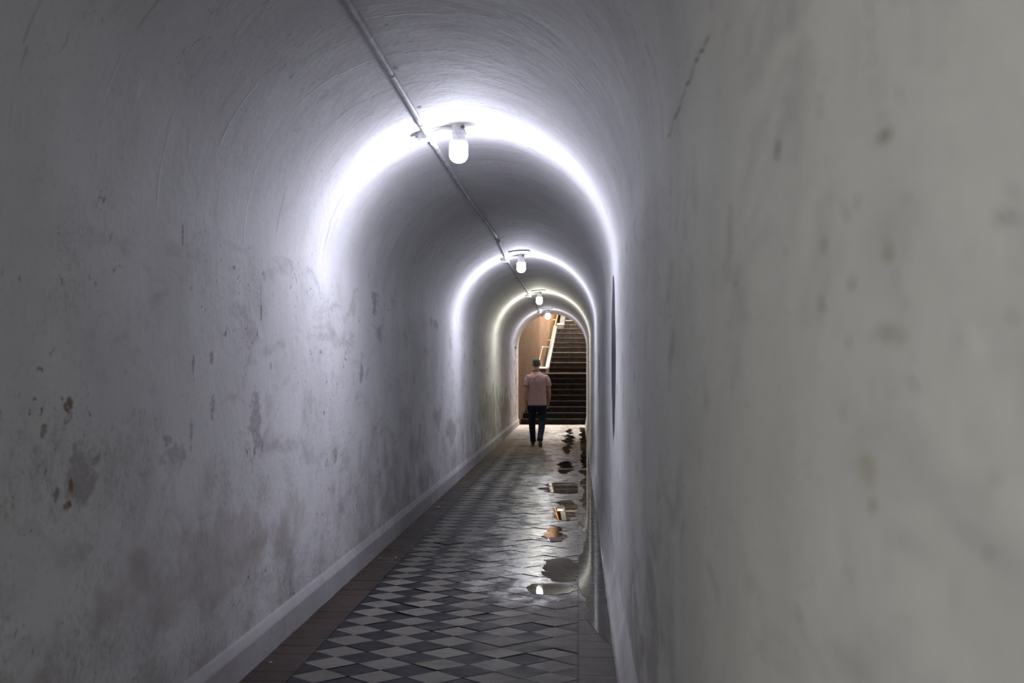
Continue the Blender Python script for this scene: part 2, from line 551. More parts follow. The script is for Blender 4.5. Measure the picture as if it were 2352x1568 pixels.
# damp where the puddles lie: right of the middle, from a few metres on
dmp = t.math('MULTIPLY', t.ramp(x, -1.15, -0.2), t.ramp(y, 7.2, 10.0))
c = t.mix(t.math('MULTIPLY', t.ramp(y, 19.0, 28.0), t.ramp(t.noise(1.1, 3, 0.6, off=(2, 2, 0)), 0.25, 0.6, 0.35, 0.75)), c, (0.22, 0.155, 0.105))  # warm stairwell light and brick reflection painted into the far floor colour
c = t.mix(t.math('MULTIPLY', t.ramp(t.math('ADD', y, t.math('MULTIPLY', dn, 3.0)), 33.0, 36.2), 0.9), c, (0.62, 0.56, 0.52))      # bright light at the foot of the stairs, painted into the floor colour
wet = t.math('MULTIPLY', t.ramp(t.math('ADD', t.noise(3.0, 5, 0.7, stretch=(1.6, 0.7, 1), off=(8, 0, 0)), t.math('MULTIPLY', dmp, 0.34)), 0.54, 0.80), t.ramp(y, 7.4, 8.8))
ro = t.math('ADD', t.math('MULTIPLY', wet, -0.30), 0.57)
ro = t.math('ADD', ro, t.math('MULTIPLY', t.math('SUBTRACT', t.noise(9, 4, 0.6), 0.5), 0.30))
nb = t.bump(t.math('ADD', t.noise(8, 4, 0.6), t.math('MULTIPLY', t.noise(45, 2, 0.6), 0.12)), 0.22, 0.012)
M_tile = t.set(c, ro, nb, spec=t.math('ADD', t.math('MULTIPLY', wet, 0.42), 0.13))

bm = bmesh.new()
cl = bm.loops.layers.float_color.new('tile')


def clip_x(poly, lo, hi):
    for side, lim in ((1, lo), (-1, hi)):
        out = []
        for i, p in enumerate(poly):
            q = poly[(i + 1) % len(poly)]
            ip, iq = side * (p[0] - lim) >= -1e-6, side * (q[0] - lim) >= -1e-6
            if ip: out.append(p)
            if ip != iq:
                k = (lim - p[0]) / (q[0] - p[0])
                out.append((lim, p[1] + (q[1] - p[1]) * k))
        poly = out
        if not poly: break
    return poly


def tile(poly, col, tilt=0.009, dz=0.0013):
    cx = sum(p[0] for p in poly) / len(poly)
    cy = sum(p[1] for p in poly) / len(poly)
    if random.random() < 0.05: tilt *= 2.2
    tx, ty, h = random.gauss(0, tilt), random.gauss(0, tilt), random.gauss(0, dz)
    k = 1 + random.gauss(0, 0.09)
    cc = [max(0.004, v * k) for v in col]

    def P(p, s, dzz):
        px, py = cx + (p[0] - cx) * s, cy + (p[1] - cy) * s
        return bm.verts.new((px, py, h + (px - cx) * tx + (py - cy) * ty + dzz))
    size = max(abs(p[0] - cx) + abs(p[1] - cy) for p in poly)
    s1, s0 = 1 - 0.0042 / size, 1 - 0.0030 / size
    top = [P(p, s1, 0) for p in poly]
    low = [P(p, s0, -0.0015) for p in poly]
    bot = [P(p, s0, -0.012) for p in poly]
    f = bm.faces.new(top)
    for l in f.loops: l[cl] = (*cc, 1)
    fs = []
    n = len(poly)
    for i in range(n):
        j = (i + 1) % n
        fs.append(bm.faces.new((low[i], low[j], top[j], top[i])))
        fs.append(bm.faces.new((bot[i], bot[j], low[j], low[i])))
    for f in fs:
        for l in f.loops: l[cl] = (0.010, 0.009, 0.008, 1)          # dirt packed in the joint


DIA = 0.2828
LIGHT, DARK = (0.175, 0.164, 0.143), (0.012, 0.013, 0.019)
j0 = int((Y0 - 6.875) / DIA) - 1
j1 = int((36.4 - 6.875) / DIA)
for j in range(j0, j1 + 1):
    yc = 6.875 + j * DIA
    for k in range(-2, 3):
        xc = -0.7005 + k * DIA
        h = DIA / 2
        tile(clip_x([(xc - h, yc), (xc, yc - h), (xc + h, yc), (xc, yc + h)], FLOOR_L, FLOOR_R), LIGHT)
    for k in range(-3, 3):
        xc = -0.7005 + (k + 0.5) * DIA
        yd = yc + DIA / 2
        p = clip_x([(xc - h, yd), (xc, yd - h), (xc + h, yd), (xc, yd + h)], FLOOR_L, FLOOR_R)
        if len(p) > 2: tile(p, DARK)
yy = Y0
while yy < 36.3:
    L = 0.2
    y2 = min(yy + L, 36.35)
    tile([(XL, yy), (FLOOR_L, yy), (FLOOR_L, y2), (XL, y2)], (0.055, 0.038, 0.031), 0.003, 0.0008)
    tile([(FLOOR_R, yy), (XR, yy), (XR, y2), (FLOOR_R, y2)], (0.055, 0.052, 0.049), 0.003, 0.0008)
    yy += L
box(bm, XL - 0.2, XR + 0.2, Y0 - 0.1, 36.35, -0.06, -0.005)
for f in bm.faces[-6:]:
    for l in f.loops: l[cl] = (0.012, 0.011, 0.010, 1)
bmesh.ops.recalc_face_normals(bm, faces=bm.faces[:])
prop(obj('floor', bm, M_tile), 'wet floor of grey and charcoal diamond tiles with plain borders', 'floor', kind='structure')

# ------------------------------------------------------------------ puddles
t = NT('standing_water')
t.t.nodes.remove(t.b)
fr = t.n('ShaderNodeFresnel'); fr.inputs[0].default_value = 1.33
tr = t.n('ShaderNodeBsdfTransparent'); tr.inputs[0].default_value = (0.88, 0.87, 0.84, 1)
gl = t.n('ShaderNodeBsdfGlossy'); gl.inputs['Roughness'].default_value = 0.015
nb = t.bump(t.noise(2.0, 2, 0.5), 0.03, 0.01)
t.t.links.new(nb, gl.inputs['Normal'])
mx = t.n('ShaderNodeMixShader')
t.t.links.new(fr.outputs[0], mx.inputs[0]); t.t.links.new(tr.outputs[0], mx.inputs[1]); t.t.links.new(gl.outputs[0], mx.inputs[2])
t.t.links.new(mx.outputs[0], t.out.inputs[0])
M_water = t.m


def puddle(cx, cy, hw, hl, seed, label, ragged=1.0, xmax=0.0, fs=1.0):
    """thin sheet of water; its left and right shores follow the low joints of the tiles, so they run ragged"""
    bm = bmesh.new()
    n = max(60, int(hl * 110))
    T, B = [], []
    for k in range(n + 1):
        v = -1 + 2 * (k + 0.001) / (n + 0.002)
        y = cy + hl * v
        w = hw * (1 - abs(v) ** 3.0) ** 0.5
        e = []
        for sd in (-1, 1):
            q = 0.55 * mnoise.noise((y * 1.7 * fs, sd * 3, seed)) + 0.50 * mnoise.noise((y * 5.5 * fs, sd * 5, seed)) + 0.30 * mnoise.noise((y * 13 * fs, sd * 7, seed))
            e.append(cx + sd * max(0.002, w * (1 + ragged * q)))
        e[0] = min(e[0], xmax - 0.004); e[1] = min(e[1], xmax)
        B.append([bm.verts.new((e[0], y, 0.0004)), bm.verts.new((e[1], y, 0.0004))])
        T.append([bm.verts.new((e[0] + 0.0015, y, 0.0038)), bm.verts.new((e[1] - 0.0015, y, 0.0038))])
    for k in range(n):
        bm.faces.new((T[k][0], T[k][1], T[k + 1][1], T[k + 1][0]))
        bm.faces.new((B[k][0], T[k][0], T[k + 1][0], B[k + 1][0]))
        bm.faces.new((T[k][1], B[k][1], B[k + 1][1], T[k + 1][1]))
    bmesh.ops.recalc_face_normals(bm, faces=bm.faces[:])
    o = obj('puddle', bm, M_water)
    return prop(o, label, 'puddle', 'puddles on the tiled floor')


puddle(-0.125, 9.78, 0.135, 0.60, 1.7, 'widest near puddle, a plain grey sheet of still water on the diamond tiles', 0.7)
puddle(-0.200, 8.90, 0.150, 0.24, 5.1, 'small puddle mirroring a lamp bulb as a white spot', 0.9)
puddle(-0.21, 11.9, 0.085, 0.55, 9.3, 'narrow puddle lying just beyond the widest grey near puddle', 1.2)
puddle(-0.135, 14.0, 0.120, 1.05, 12.9, 'puddle mirroring orange brick and a white curb, just short of the broad brown puddle', 1.1)
puddle(-0.20, 16.6, 0.22, 0.80, 21.4, 'broad dark brown puddle half way along the tunnel', 1.2, fs=0.8)
puddle(-0.19, 20.2, 0.11, 1.3, 33.8, 'thin dark puddle just beyond the broad brown one', 1.3)
puddle(-0.21, 28.6, 0.10, 5.2, 41.2, 'long ragged black streak of water leading to the foot of the stairs', 2.2, fs=0.5)

# the film of water lying in the border strip against the right curb
bm = bmesh.new()
lo, hi = [], []
ya, yb, n = 7.1, 34.5, 320
for k in range(n + 1):
    y = ya + (yb - ya) * k / n
    e = 0.055 + 0.075 * mnoise.noise((y * 0.9, 1, 5)) + 0.045 * mnoise.noise((y * 3.5, 2, 9))
    e -= 0.09 * math.exp(-((y - 9.6) / 0.8) ** 2)
    e = max(0.003, e + 0.14 * max(0, 1 - (y - ya) / 0.8) ** 2)
    e = min(e, 0.175)
    lo.append((e, y)); hi.append((0.184, y))
topA = [bm.verts.new((x + 0.002, y, 0.0036)) for x, y in lo]
topB = [bm.verts.new((x, y, 0.0036)) for x, y in hi]
lowA = [bm.verts.new((x, y, 0.0004)) for x, y in lo]
lowB = [bm.verts.new((x, y, 0.0004)) for x, y in hi]
for k in range(n):
    bm.faces.new((topA[k], topB[k], topB[k + 1], topA[k + 1]))
    bm.faces.new((lowA[k], topA[k], topA[k + 1], lowA[k + 1]))
    bm.faces.new((topB[k], lowB[k], lowB[k + 1], topB[k + 1]))
bmesh.ops.recalc_face_normals(bm, faces=bm.faces[:])
prop(obj('puddle', bm, M_water), 'long strip of water lying along the curb of the right wall', 'puddle', 'puddles on the tiled floor')

# the glistening bead where water seeps out along the foot of the right curb
bm = bmesh.new()
rings = []
for k in range(2200):
    y = 5.3 + k * 0.004
    r = 0.0115 + 0.0009 * sin(2 * pi * y / 0.034 + 5 * mnoise.noise((y * 4, 7, 4))) + 0.004 * mnoise.noise((y * 1.6, 3, 3))
    x = XR - 0.044 + 0.0015 * mnoise.noise((y * 2, 9, 1))
    rings.append([bm.verts.new((x - r * cos(pi * i / 8), y, 0.0008 + r * sin(pi * i / 8))) for i in range(9)])
skin(bm, rings, cap=False)
bmesh.ops.recalc_face_normals(bm, faces=bm.faces[:])
prop(obj('puddle', bm, M_water, None, True), 'thin glistening line of water along the foot of the right wall', 'puddle', 'puddles on the tiled floor')

# ------------------------------------------------------------------ lamps
M_paint = simple('white_painted_metal', (0.62, 0.62, 0.63), 0.4, 0.5, var=0.12, scale=30)
M_pipe = simple('white_painted_pipe', (0.55, 0.55, 0.56), 0.65, 0.25, var=0.2, scale=14)
M_hole = simple('dark_plug', (0.07, 0.07, 0.075), 0.5)
M_cool = glow('lit_bulb_cool', COOL, BULB)
M_cool2 = glow('lit_bulb_cool_small', COOL, BULB * 0.42)
M_warm = glow('lit_bulb_warm', WARM, BULB * 0.85)
M_glass = glow('glowing_glass', (0.95, 0.96, 1.0), 9.0)
M_glass.cycles.emission_sampling = 'NONE'
M_warm0 = glow('lit_bulb_behind', (0.97, 0.965, 0.89), BULB * 2.4)
BX = -0.763
PIPE_X = -0.966
PIPE_R = 0.017


def make_lamp(y, bulb_mat, label, plate):
    zc = arc_z(BX)
    root = empty('ceiling_lamp', (BX, y, zc))
    prop(root, label, 'lamp', 'bulb lamps along the tunnel vault')
    # socket with its flared collar
    bm = bmesh.new()
    lathe(bm, [(0.043, 0.004), (0.045, -0.010), (0.042, -0.030), (0.040, -0.052), (0.044, -0.056), (0.044, -0.062), (0.041, -0.066),
               (0.043, -0.085), (0.049, -0.098), (0.052, -0.106), (0.052, -0.116), (0.030, -0.118)], 28)
    s = smooth_angle(obj('socket', bm, M_paint, root), 50)
    bm = bmesh.new()
    tube(bm, [(0.026, -0.034, -0.024), (0.032, -0.047, -0.024)], 0.0115, 14)
    smooth_angle(obj('plug', bm, M_hole, s))['label'] = 'dark plug in the side of the white socket'
    bm = bmesh.new()
    tube(bm, [(0.032, -0.046, -0.034), (0.043, -0.046, -0.048), (0.049, -0.040, -0.064), (0.050, -0.036, -0.074)], 0.002, 6)
    obj('wire', bm, M_hole, s)
    # lit glass
    bm = bmesh.new()
    lathe(bm, [(0.046, -0.112), (0.058, -0.118), (0.060, -0.135), (0.0605, -0.16), (0.0605, -0.192), (0.055, -0.193)], 24)
    b = smooth_angle(obj('glass', bm, M_glass, root), 60)
    b['label'] = 'white glowing glass above the brighter bulb tip'
    bm = bmesh.new()
    lathe(bm, [(0.0604, -0.193), (0.059, -0.207), (0.053, -0.223), (0.040, -0.239),
               (0.020, -0.248), (0.004, -0.250)], 20)
    b = obj('bulb', bm, bulb_mat, root, True)
    b['label'] = 'glowing white bulb'
    # junction box on the conduit
    bx = PIPE_X - BX
    bz = arc_z(PIPE_X) - zc
    bm = bmesh.new()
    lathe(bm, [(0.046, 0.012), (0.048, 0.0), (0.048, -0.052), (0.052, -0.054), (0.052, -0.064), (0.047, -0.068)], 24, (bx - 0.012, 0.0, bz))
    tube(bm, [(bx - 0.055, 0.0, bz - 0.028), (bx - 0.078, 0.0, bz - 0.030)], 0.024, 16)
    jb = smooth_angle(obj('junction_box', bm, M_paint, root), 40)
    for sx, sy in ((-0.03, 0.02), (0.01, -0.03)):
        bm = bmesh.new()
        tube(bm, [(bx + sx, sy, bz - 0.066), (bx + sx, sy, bz - 0.071)], 0.005, 8)
        obj('screw', bm, M_paint, jb)
    # short bent feed from the box to the socket
    bm = bmesh.new()
    pts = []
    for k in range(13):
        u = k / 12
        pts.append((bx + 0.03 + (-0.035 - bx - 0.03) * u, 0, bz - 0.028 + (0.002 - bz) * u + 0.030 * sin(pi * u) * 0.6))
    tube(bm, pts, 0.012, 12)
    obj('feed_pipe', bm, M_paint, root, True)
    if plate:
        bm = bmesh.new()
        r0 = []
        for y_ in (-0.62, -0.34):
            r0.append([])
            for k in range(13):
                x = -0.905 + 0.275 * k / 12
                th = atan2(arc_z(x) - ZS, x - CX)
                for rr in (RAD + 0.002, RAD - 0.016):
                    r0[-1].append((CX + rr * cos(th) - BX, y_, ZS + rr * sin(th) - zc))
        V = [[bm.verts.new(p) for p in r] for r in r0]
        for k in range(12):
            a, b2 = 2 * k, 2 * k + 2
            bm.faces.new((V[0][a + 1], V[0][b2 + 1], V[1][b2 + 1], V[1][a + 1]))
            bm.faces.new((V[0][a], V[0][b2], V[0][b2 + 1], V[0][a + 1]))
            bm.faces.new((V[1][a], V[1][a + 1], V[1][b2 + 1], V[1][b2]))
            bm.faces.new((V[0][a], V[1][a], V[1][b2], V[0][b2]))
        for a in (0, 24): bm.faces.new((V[0][a], V[0][a + 1], V[1][a + 1], V[1][a]))
        bmesh.ops.recalc_face_normals(bm, faces=bm.faces[:])
        obj('mounting_plate', bm, M_vault, root)
    return root


LAMPS = [(8.25, M_cool, 'nearest and largest bulb lamp, hanging under the vault beside the conduit', False),
         (17.47, M_cool, 'second bulb lamp from the front, cool white, behind a pale ceiling plate', True),
         (25.72, M_warm, 'third bulb lamp from the front, yellowish white, above the walking man', True),
         (32.96, M_cool2, 'farthest bulb lamp, in front of the brick wall at the tunnel mouth', True)]
for a in LAMPS: make_lamp(*a)
make_lamp(-2.1, M_warm0, 'bulb lamp behind the viewer, outside the picture', False)

# conduit running along the vault from lamp to lamp
root = empty('electrical_conduit', (0, 0, 0))
prop(root, 'white painted conduit pipe running along the vault from lamp to lamp', 'pipe')
WAY = [(-4.9, -0.955), (5.34, -0.956), (8.20, -0.972), (11.38, -0.968), (14.77, -0.929), (17.47, -0.972), (25.72, -0.966), (32.96, -0.972), (35.86, -0.985)]
cuts = [-4.9, -2.1, 8.25, 11.38, 14.77, 17.47, 25.72, 32.96, 35.86]


def way_x(y):
    for (a, xa), (b, xb) in zip(WAY, WAY[1:]):
        if a <= y <= b: return xa + (xb - xa) * (y - a) / (b - a)
    return WAY[-1][1]


def way_p(y):
    x = way_x(y)
    sag = 0.004 * mnoise.noise((0, y * 0.8, 2))
    th = atan2(arc_z(x) - ZS, x - CX)
    r = RAD - PIPE_R - 0.004 - abs(sag)
    return (CX + r * cos(th), y, ZS + r * sin(th))


for ya, yb in zip(cuts, cuts[1:]):
    g = 0.03
    n = max(2, int((yb - ya) / 0.5))
    bm = bmesh.new()
    tube(bm, [way_p(ya + g + (yb - ya - 2 * g) * k / n) for k in range(n + 1)], PIPE_R, 14)
    obj('pipe', bm, M_pipe, root, True)
for y in (7.95, 8.62, 11.38, 14.77, 17.85, 20.6, 22.2, 26.2):
    bm = bmesh.new()
    tube(bm, [way_p(y - 0.045), way_p(y), way_p(y + 0.045)], PIPE_R + 0.0035, 14)
    smooth_angle(obj('coupling', bm, M_pipe, root))
for y in (1.5, 4.0, 6.6, 10.0, 13.0, 15.2, 19.5, 23.5, 29.0):
    x, _, z = way_p(y)
    bm = bmesh.new()
    th = atan2(z - ZS, x - CX)
    pts = []
    for k in range(9):
        a = pi * k / 8
        u = cos(a) * (PIPE_R + 0.0015); v = -sin(a) * (PIPE_R + 0.0015)
        pts.append((u, v))
    pts = [(pts[0][0] + 0.022, 0.017)] + [(pts[0][0], 0.017)] + pts + [(pts[-1][0], 0.017)]
    rr = []
    for dy in (-0.009, 0.009):
        rr.append([])
        for u, v in pts:
            for th_ in (0, 0.002):
                rr[-1].append(bm.verts.new((x + u * sin(th) + (v - th_) * cos(th), y + dy, z - u * cos(th) + (v - th_) * sin(th))))
    for k in range(len(pts) - 1):
        a, b2 = 2 * k, 2 * k + 2
        bm.faces.new((rr[0][a + 1], rr[0][b2 + 1], rr[1][b2 + 1], rr[1][a + 1]))
        bm.faces.new((rr[0][a], rr[0][b2], rr[0][b2 + 1], rr[0][a + 1]))
        bm.faces.new((rr[1][a], rr[1][a + 1], rr[1][b2 + 1], rr[1][b2]))
    bmesh.ops.recalc_face_normals(bm, faces=bm.faces[:])
    obj('pipe_clip', bm, M_pipe, root)

# ------------------------------------------------------------------ stairwell beyond the tunnel
t = NT('tan_brickwork')
bt = t.n('ShaderNodeTexBrick', offset=0.5)
t.t.links.new(t.uv(), bt.inputs['Vector'])
bt.inputs['Scale'].default_value = 1.0
bt.inputs['Brick Width'].default_value = 0.20
bt.inputs['Row Height'].default_value = 0.066
bt.inputs['Mortar Size'].default_value = 0.008
bt.inputs['Mortar Smooth'].default_value = 0.3
bt.inputs['Bias'].default_value = 0.0
bt.inputs['Color1'].default_value = (0.085, 0.047, 0.025, 1)
bt.inputs['Color2'].default_value = (0.108, 0.061, 0.033, 1)
bt.inputs['Mortar'].default_value = (0.115, 0.076, 0.048, 1)
c = t.mix(t.ramp(t.noise(1.4, 4, 0.6), 0.45, 0.75, 0, 0.5), bt.outputs[0], (0.17, 0.115, 0.072))
c = t.mix(t.ramp(t.noise(6, 4, 0.7), 0.55, 0.8, 0, 0.5), c, (0.075, 0.038, 0.020))
M_brick = t.set(c, 0.75, t.bump(bt.outputs[1], -0.6, 0.01), spec=0.25)

RISE, ST0 = 0.161, 36.35
NOSE = []
for n in range(1, 27):
    if n <= 9: y = ST0 + 0.32 * (n - 1)
    elif n <= 18: y = ST0 + 0.32 * 8 + 0.98 + 0.33 * (n - 10)
    else: y = ST0 + 0.32 * 8 + 0.98 + 0.33 * 8 + 0.95 + 0.33 * (n - 19)
    NOSE.append(y)
BW = [(-1.66, 35.9), (-1.60, 36.35), (-1.16, 39.0), (-0.84, 43.0), (-0.60, 46.5)]   # foot line of the brick wall


def wall_x(y):
    for (xa, a), (xb, b) in zip(BW, BW[1:]):
        if a <= y <= b: return xa + (xb - xa) * (y - a) / (b - a)
    return BW[-1][0]


bm = bmesh.new()
uvl = bm.loops.layers.uv.new('UVMap')
u = 0
for (xa, a), (xb, b) in zip(BW, BW[1:]):
    L = math.hypot(xb - xa, b - a)
    f = bm.faces.new([bm.verts.new(p) for p in ((xa, a, -0.05), (xb, b, -0.05), (xb, b, 5.6), (xa, a, 5.6))])
    for l, q in zip(f.loops, ((u, 0), (u + L, 0), (u + L, 5.65), (u, 5.65))): l[uvl].uv = q
    g = bm.faces.new([bm.verts.new(p) for p in ((xa - 0.2, a, -0.05), (xa - 0.2, a, 5.6), (xb - 0.2, b, 5.6), (xb - 0.2, b, -0.05))])
    u += L
prop(obj('wall_brick', bm, M_brick), 'tan brick wall beside the stairs beyond the tunnel', 'wall', kind='structure')
bm = bmesh.new(); box(bm, 0.55, 0.75, Y1, 46.5, -0.06, 5.6)
prop(obj('wall_stairwell_right', bm, M_far), 'plaster wall on the right of the stairs', 'wall', kind='structure')
bm = bmesh.new(); box(bm, -2.0, 0.75, 46.5, 46.7, -0.06, 5.6)
prop(obj('wall_stairwell_end', bm, M_dark), 'wall at the head of the stairs, its unlit shade put into a dark colour', 'wall', kind='structure')
bm = bmesh.new(); box(bm, -2.0, 0.75, Y1, 46.7, 5.6, 5.8)
prop(obj('ceiling_stairwell', bm, M_far), 'ceiling over the stairs', 'ceiling', kind='structure')
bm = bmesh.new()
box(bm, -2.0, XL - 0.25, Y1 - 0.12, Y1, -0.06, 5.6)
box(bm, XR + 0.25, 0.75, Y1 - 0.12, Y1, -0.06, 5.6)
box(bm, XL - 0.25, XR + 0.25, Y1 - 0.12, Y1, ZS + RAD + 0.25, 5.6)
# spandrels round the vault
for sgn in (-1, 1):
    for k in range(24):
        a0, a1 = pi / 2 * k / 24, pi / 2 * (k + 1) / 24
        r = RAD + 0.24
        xs = [CX + sgn * r * cos(a) for a in (a0, a1)]
        zs = [ZS + r * sin(a) for a in (a0, a1)]
        vs = [bm.verts.new(p) for p in ((xs[0], Y1 - 0.01, zs[0]), (xs[1], Y1 - 0.01, zs[1]), (xs[1], Y1 - 0.01, ZS + r + 0.02), (xs[0], Y1 - 0.01, ZS + r + 0.02))]
        bm.faces.new(vs)
bm.faces.ensure_lookup_table()
prop(obj('wall_portal', bm, M_far), 'wall around the far mouth of the tunnel, seen from the stairs', 'wall', kind='structure')
bm = bmesh.new(); box(bm, -2.0, 0.75, 36.35, 46.7, -0.3, -0.065)
prop(obj('floor_stairwell', bm, M_dark), 'ground under the stairs', 'floor', kind='structure')

t = NT('dark_stair_stone')
c = t.mix(t.ramp(t.noise(9, 4, 0.65), 0.35, 0.7), (0.012, 0.0098, 0.0085), (0.026, 0.0215, 0.0185))
M_stair = t.set(c, 0.75, t.bump(t.noise(40, 3), 0.2, 0.004), spec=0.05)
M_nose = simple('worn_pale_nosing', (0.055, 0.046, 0.042), 0.6, 0.15, var=0.4, scale=4)
M_nose2 = simple('rubbed_bright_nosing', (0.20, 0.18, 0.165), 0.5, 0.4, var=0.3, scale=4)
M_cap = simple('white_capping', (0.50, 0.49, 0.46), 0.5, 0.4, var=0.08, scale=6)
root = empty('staircase', (0, ST0, 0))
prop(root, 'dark stone staircase with pale worn nosings climbing beyond the tunnel mouth', 'staircase')


def curb_in(y):                                # inner face of the low curb on the left of the flights
    if y < NOSE[8] - 0.001: return wall_x(y) + 0.002
    if y < NOSE[17] - 0.001: return -0.955 + (y - 38.9) * 0.0768
    return -0.475 + (y - 42.9) * 0.055


for n in range(1, 27):
    y = NOSE[n - 1]
    y2 = NOSE[n] if n < 26 else 46.49
    z1 = RISE * n
    bm = bmesh.new()
    vs = box(bm, 0, 0.548, y, y2, max(-0.06, z1 - RISE - 0.02), z1)
    for v in vs[:4]: v.co.x = (curb_in(y - 0.02) if n == 18 else wall_x(v.co.y) + 0.016 if n == 9 else curb_in(v.co.y)) + 0.002
    o = obj('step', bm, M_stair, root)
    o.location = (0, -ST0, 0)
    bm = bmesh.new()
    k = 1.35 if n == 9 else 1.0
    box(bm, (curb_in(y - 0.02) + 0.012 if n == 18 else wall_x(y + 0.05) + 0.02 if n == 9 else curb_in(y + 0.05) + 0.004), 0.547, y - 0.014, y + 0.05, z1 - 0.020 * k, z1 + 0.004)
    bmesh.ops.bevel(bm, geom=bm.edges[:], offset=0.004, segments=2, affect='EDGES')
    obj('nosing', bm, M_cap if n == 9 else M_nose2 if n in (11, 13, 20) else M_nose, o)['label'] = 'nosing coloured white for the light on the landing edge' if n == 9 else 'pale worn nosing'  # landing nosing takes the white material: overhead light put into its colour

M_curb = simple('grey_white_curb', (0.055, 0.055, 0.052), 0.6, 0.4, var=0.12, scale=6)


def stringer(n0, n1, wide, narrow, label):
    """sloping curb beside a flight, starting from a blunt white capped block on the landing"""
    oy = NOSE[n0 - 1] + 0.03
    o0 = Vector((curb_in(oy), oy, RISE * n0))
    r = empty('stair_curb', o0)
    prop(r, label, 'curb')
    yk = NOSE[n0] - 0.12
    yb = NOSE[n1 - 1] - 0.02

    def piece(part, mat, prof, w, grow=0.0):
        bm = bmesh.new()
        rings = []
        for y, z0, z1 in prof:
            xi = curb_in(y) - 0.003 + grow
            rings.append([bm.verts.new(Vector(p) - o0) for p in ((xi - w - 2 * grow, y, z0), (xi, y, z0), (xi, y, z1), (xi - w - 2 * grow, y, z1))])
        skin(bm, rings)
        bmesh.ops.recalc_face_normals(bm, faces=bm.faces[:])
        return obj(part, bm, mat, r)
    zt = RISE * n0 + 0.135
    b = piece('end_block', M_curb, [(oy, RISE * n0 + 0.005, zt), (yk, RISE * n0 + 0.005, zt)], wide)
    c = piece('cap', M_cap, [(oy - 0.01, zt, zt + 0.008), (oy + 0.07, zt, zt + 0.04), (yk, zt, zt + 0.04)], wide, 0.002)
    c['label'] = 'white cap'
    piece('body', M_curb, [(yk, RISE * n0 + 0.006, zt + 0.02), (yb, RISE * n1 - 0.2, RISE * n1 + 0.10)], narrow)


stringer(9, 18, 0.20, 0.11, 'grey curb with a white capped end block beside the middle flight of stairs')
stringer(18, 26, 0.18, 0.16, 'short white capped curb block beside the topmost steps in view')

M_rail = simple('orange_wood_rail', (0.22, 0.085, 0.022), 0.4, 0.5)
M_bar = simple('pale_rail_metal', (0.20, 0.15, 0.115), 0.35, 0.5)
root = empty('handrail', (-1.10, 39.8, 2.24))
prop(root, 'handrail on the brick wall, pale bar below and orange rail above', 'handrail')


def rel(p): return tuple(a - b for a, b in zip(p, (-1.10, 39.8, 2.24)))


bm = bmesh.new(); tube(bm, [rel((-1.21, 38.2, 1.55)), rel((-1.148, 38.8, 1.845)), rel((-1.084, 39.8, 2.235))], 0.010, 10); obj('lower_rail', bm, M_bar, root, True)
bm = bmesh.new(); tube(bm, [rel((-1.084, 39.8, 2.239)), rel((-0.887, 40.6, 2.250))], 0.017, 10); obj('crossbar', bm, M_bar, root, True)
bm = bmesh.new(); bmesh.ops.create_uvsphere(bm, u_segments=14, v_segments=10, radius=0.026, matrix=Matrix.Translation(rel((-1.084, 39.8, 2.239))))
obj('knob', bm, M_cap, root, True)
bm = bmesh.new(); tube(bm, [rel((-0.887, 40.6, 2.245)), rel((-0.78, 41.9, 2.80)), rel((-0.667, 43.2, 3.40)), rel((-0.63, 43.6, 3.6))], 0.018, 12)
obj('upper_rail', bm, M_rail, root, True)['label'] = 'orange rail'
for q, w in (((-1.148, 38.8, 1.845), -1.19), ((-0.84, 41.2, 2.50), -1.02), ((-0.70, 42.8, 3.21), -0.92)):
    bm = bmesh.new(); tube(bm, [rel(q), rel((w, q[1], q[2] - 0.03))], 0.010, 8); obj('bracket', bm, M_bar, root, True)

# ------------------------------------------------------------------ graffiti on the left wall by the mouth
M_ink = simple('black_marker', (0.022, 0.022, 0.024), 0.55)
STROKES = [
    (0.030, [(33.85, 2.12), (34.9, 2.13)]), (0.034, [(34.3, 2.12), (34.35, 1.88)]), (0.02, [(34.9, 1.95), (35.1, 1.88), (34.8, 1.86)]),
    (0.018, [(34.7, 2.36), (34.75, 2.20), (35.0, 2.19)]), (0.018, [(33.2, 2.34), (33.3, 2.25), (33.4, 2.19)]),
    (0.018, [(34.1, 1.80), (34.6, 1.66)]), (0.014, [(33.6, 1.78), (33.4, 1.64)]), (0.022, [(34.6, 1.60), (34.4, 1.46), (34.5, 1.36)]),
    (0.016, [(35.2, 1.75), (35.25, 1.60)]), (0.016, [(34.2, 1.30), (34.9, 1.25), (34.3, 1.16)]), (0.015, [(35.1, 1.36), (35.4, 1.28)]),
    (0.020, [(35.0, 1.12), (35.2, 0.98)]), (0.014, [(33.4, 1.05), (33.5, 0.92)]), (0.024, [(34.8, 0.86), (35.2, 0.80), (35.0, 0.70)]),
    (0.018, [(34.0, 0.62), (34.5, 0.52), (34.1, 0.45)]), (0.022, [(34.5, 0.40), (34.9, 0.34)]), (0.015, [(33.5, 0.42), (33.6, 0.30)]),
    (0.018, [(35.3, 0.55), (35.4, 0.42)]), (0.02, [(32.6, 1.85), (32.7, 1.70)]), (0.014, [(32.9, 1.2), (33.0, 1.05)]),
]
root = empty('graffiti', (XL + 0.001, 34.3, 1.2))
prop(root, 'column of black marker scrawls on the left wall beside the tunnel mouth', 'graffiti')


def skin_x(z): return XL if z <= ZS else CX - sqrt(RAD * RAD - (z - ZS) ** 2)


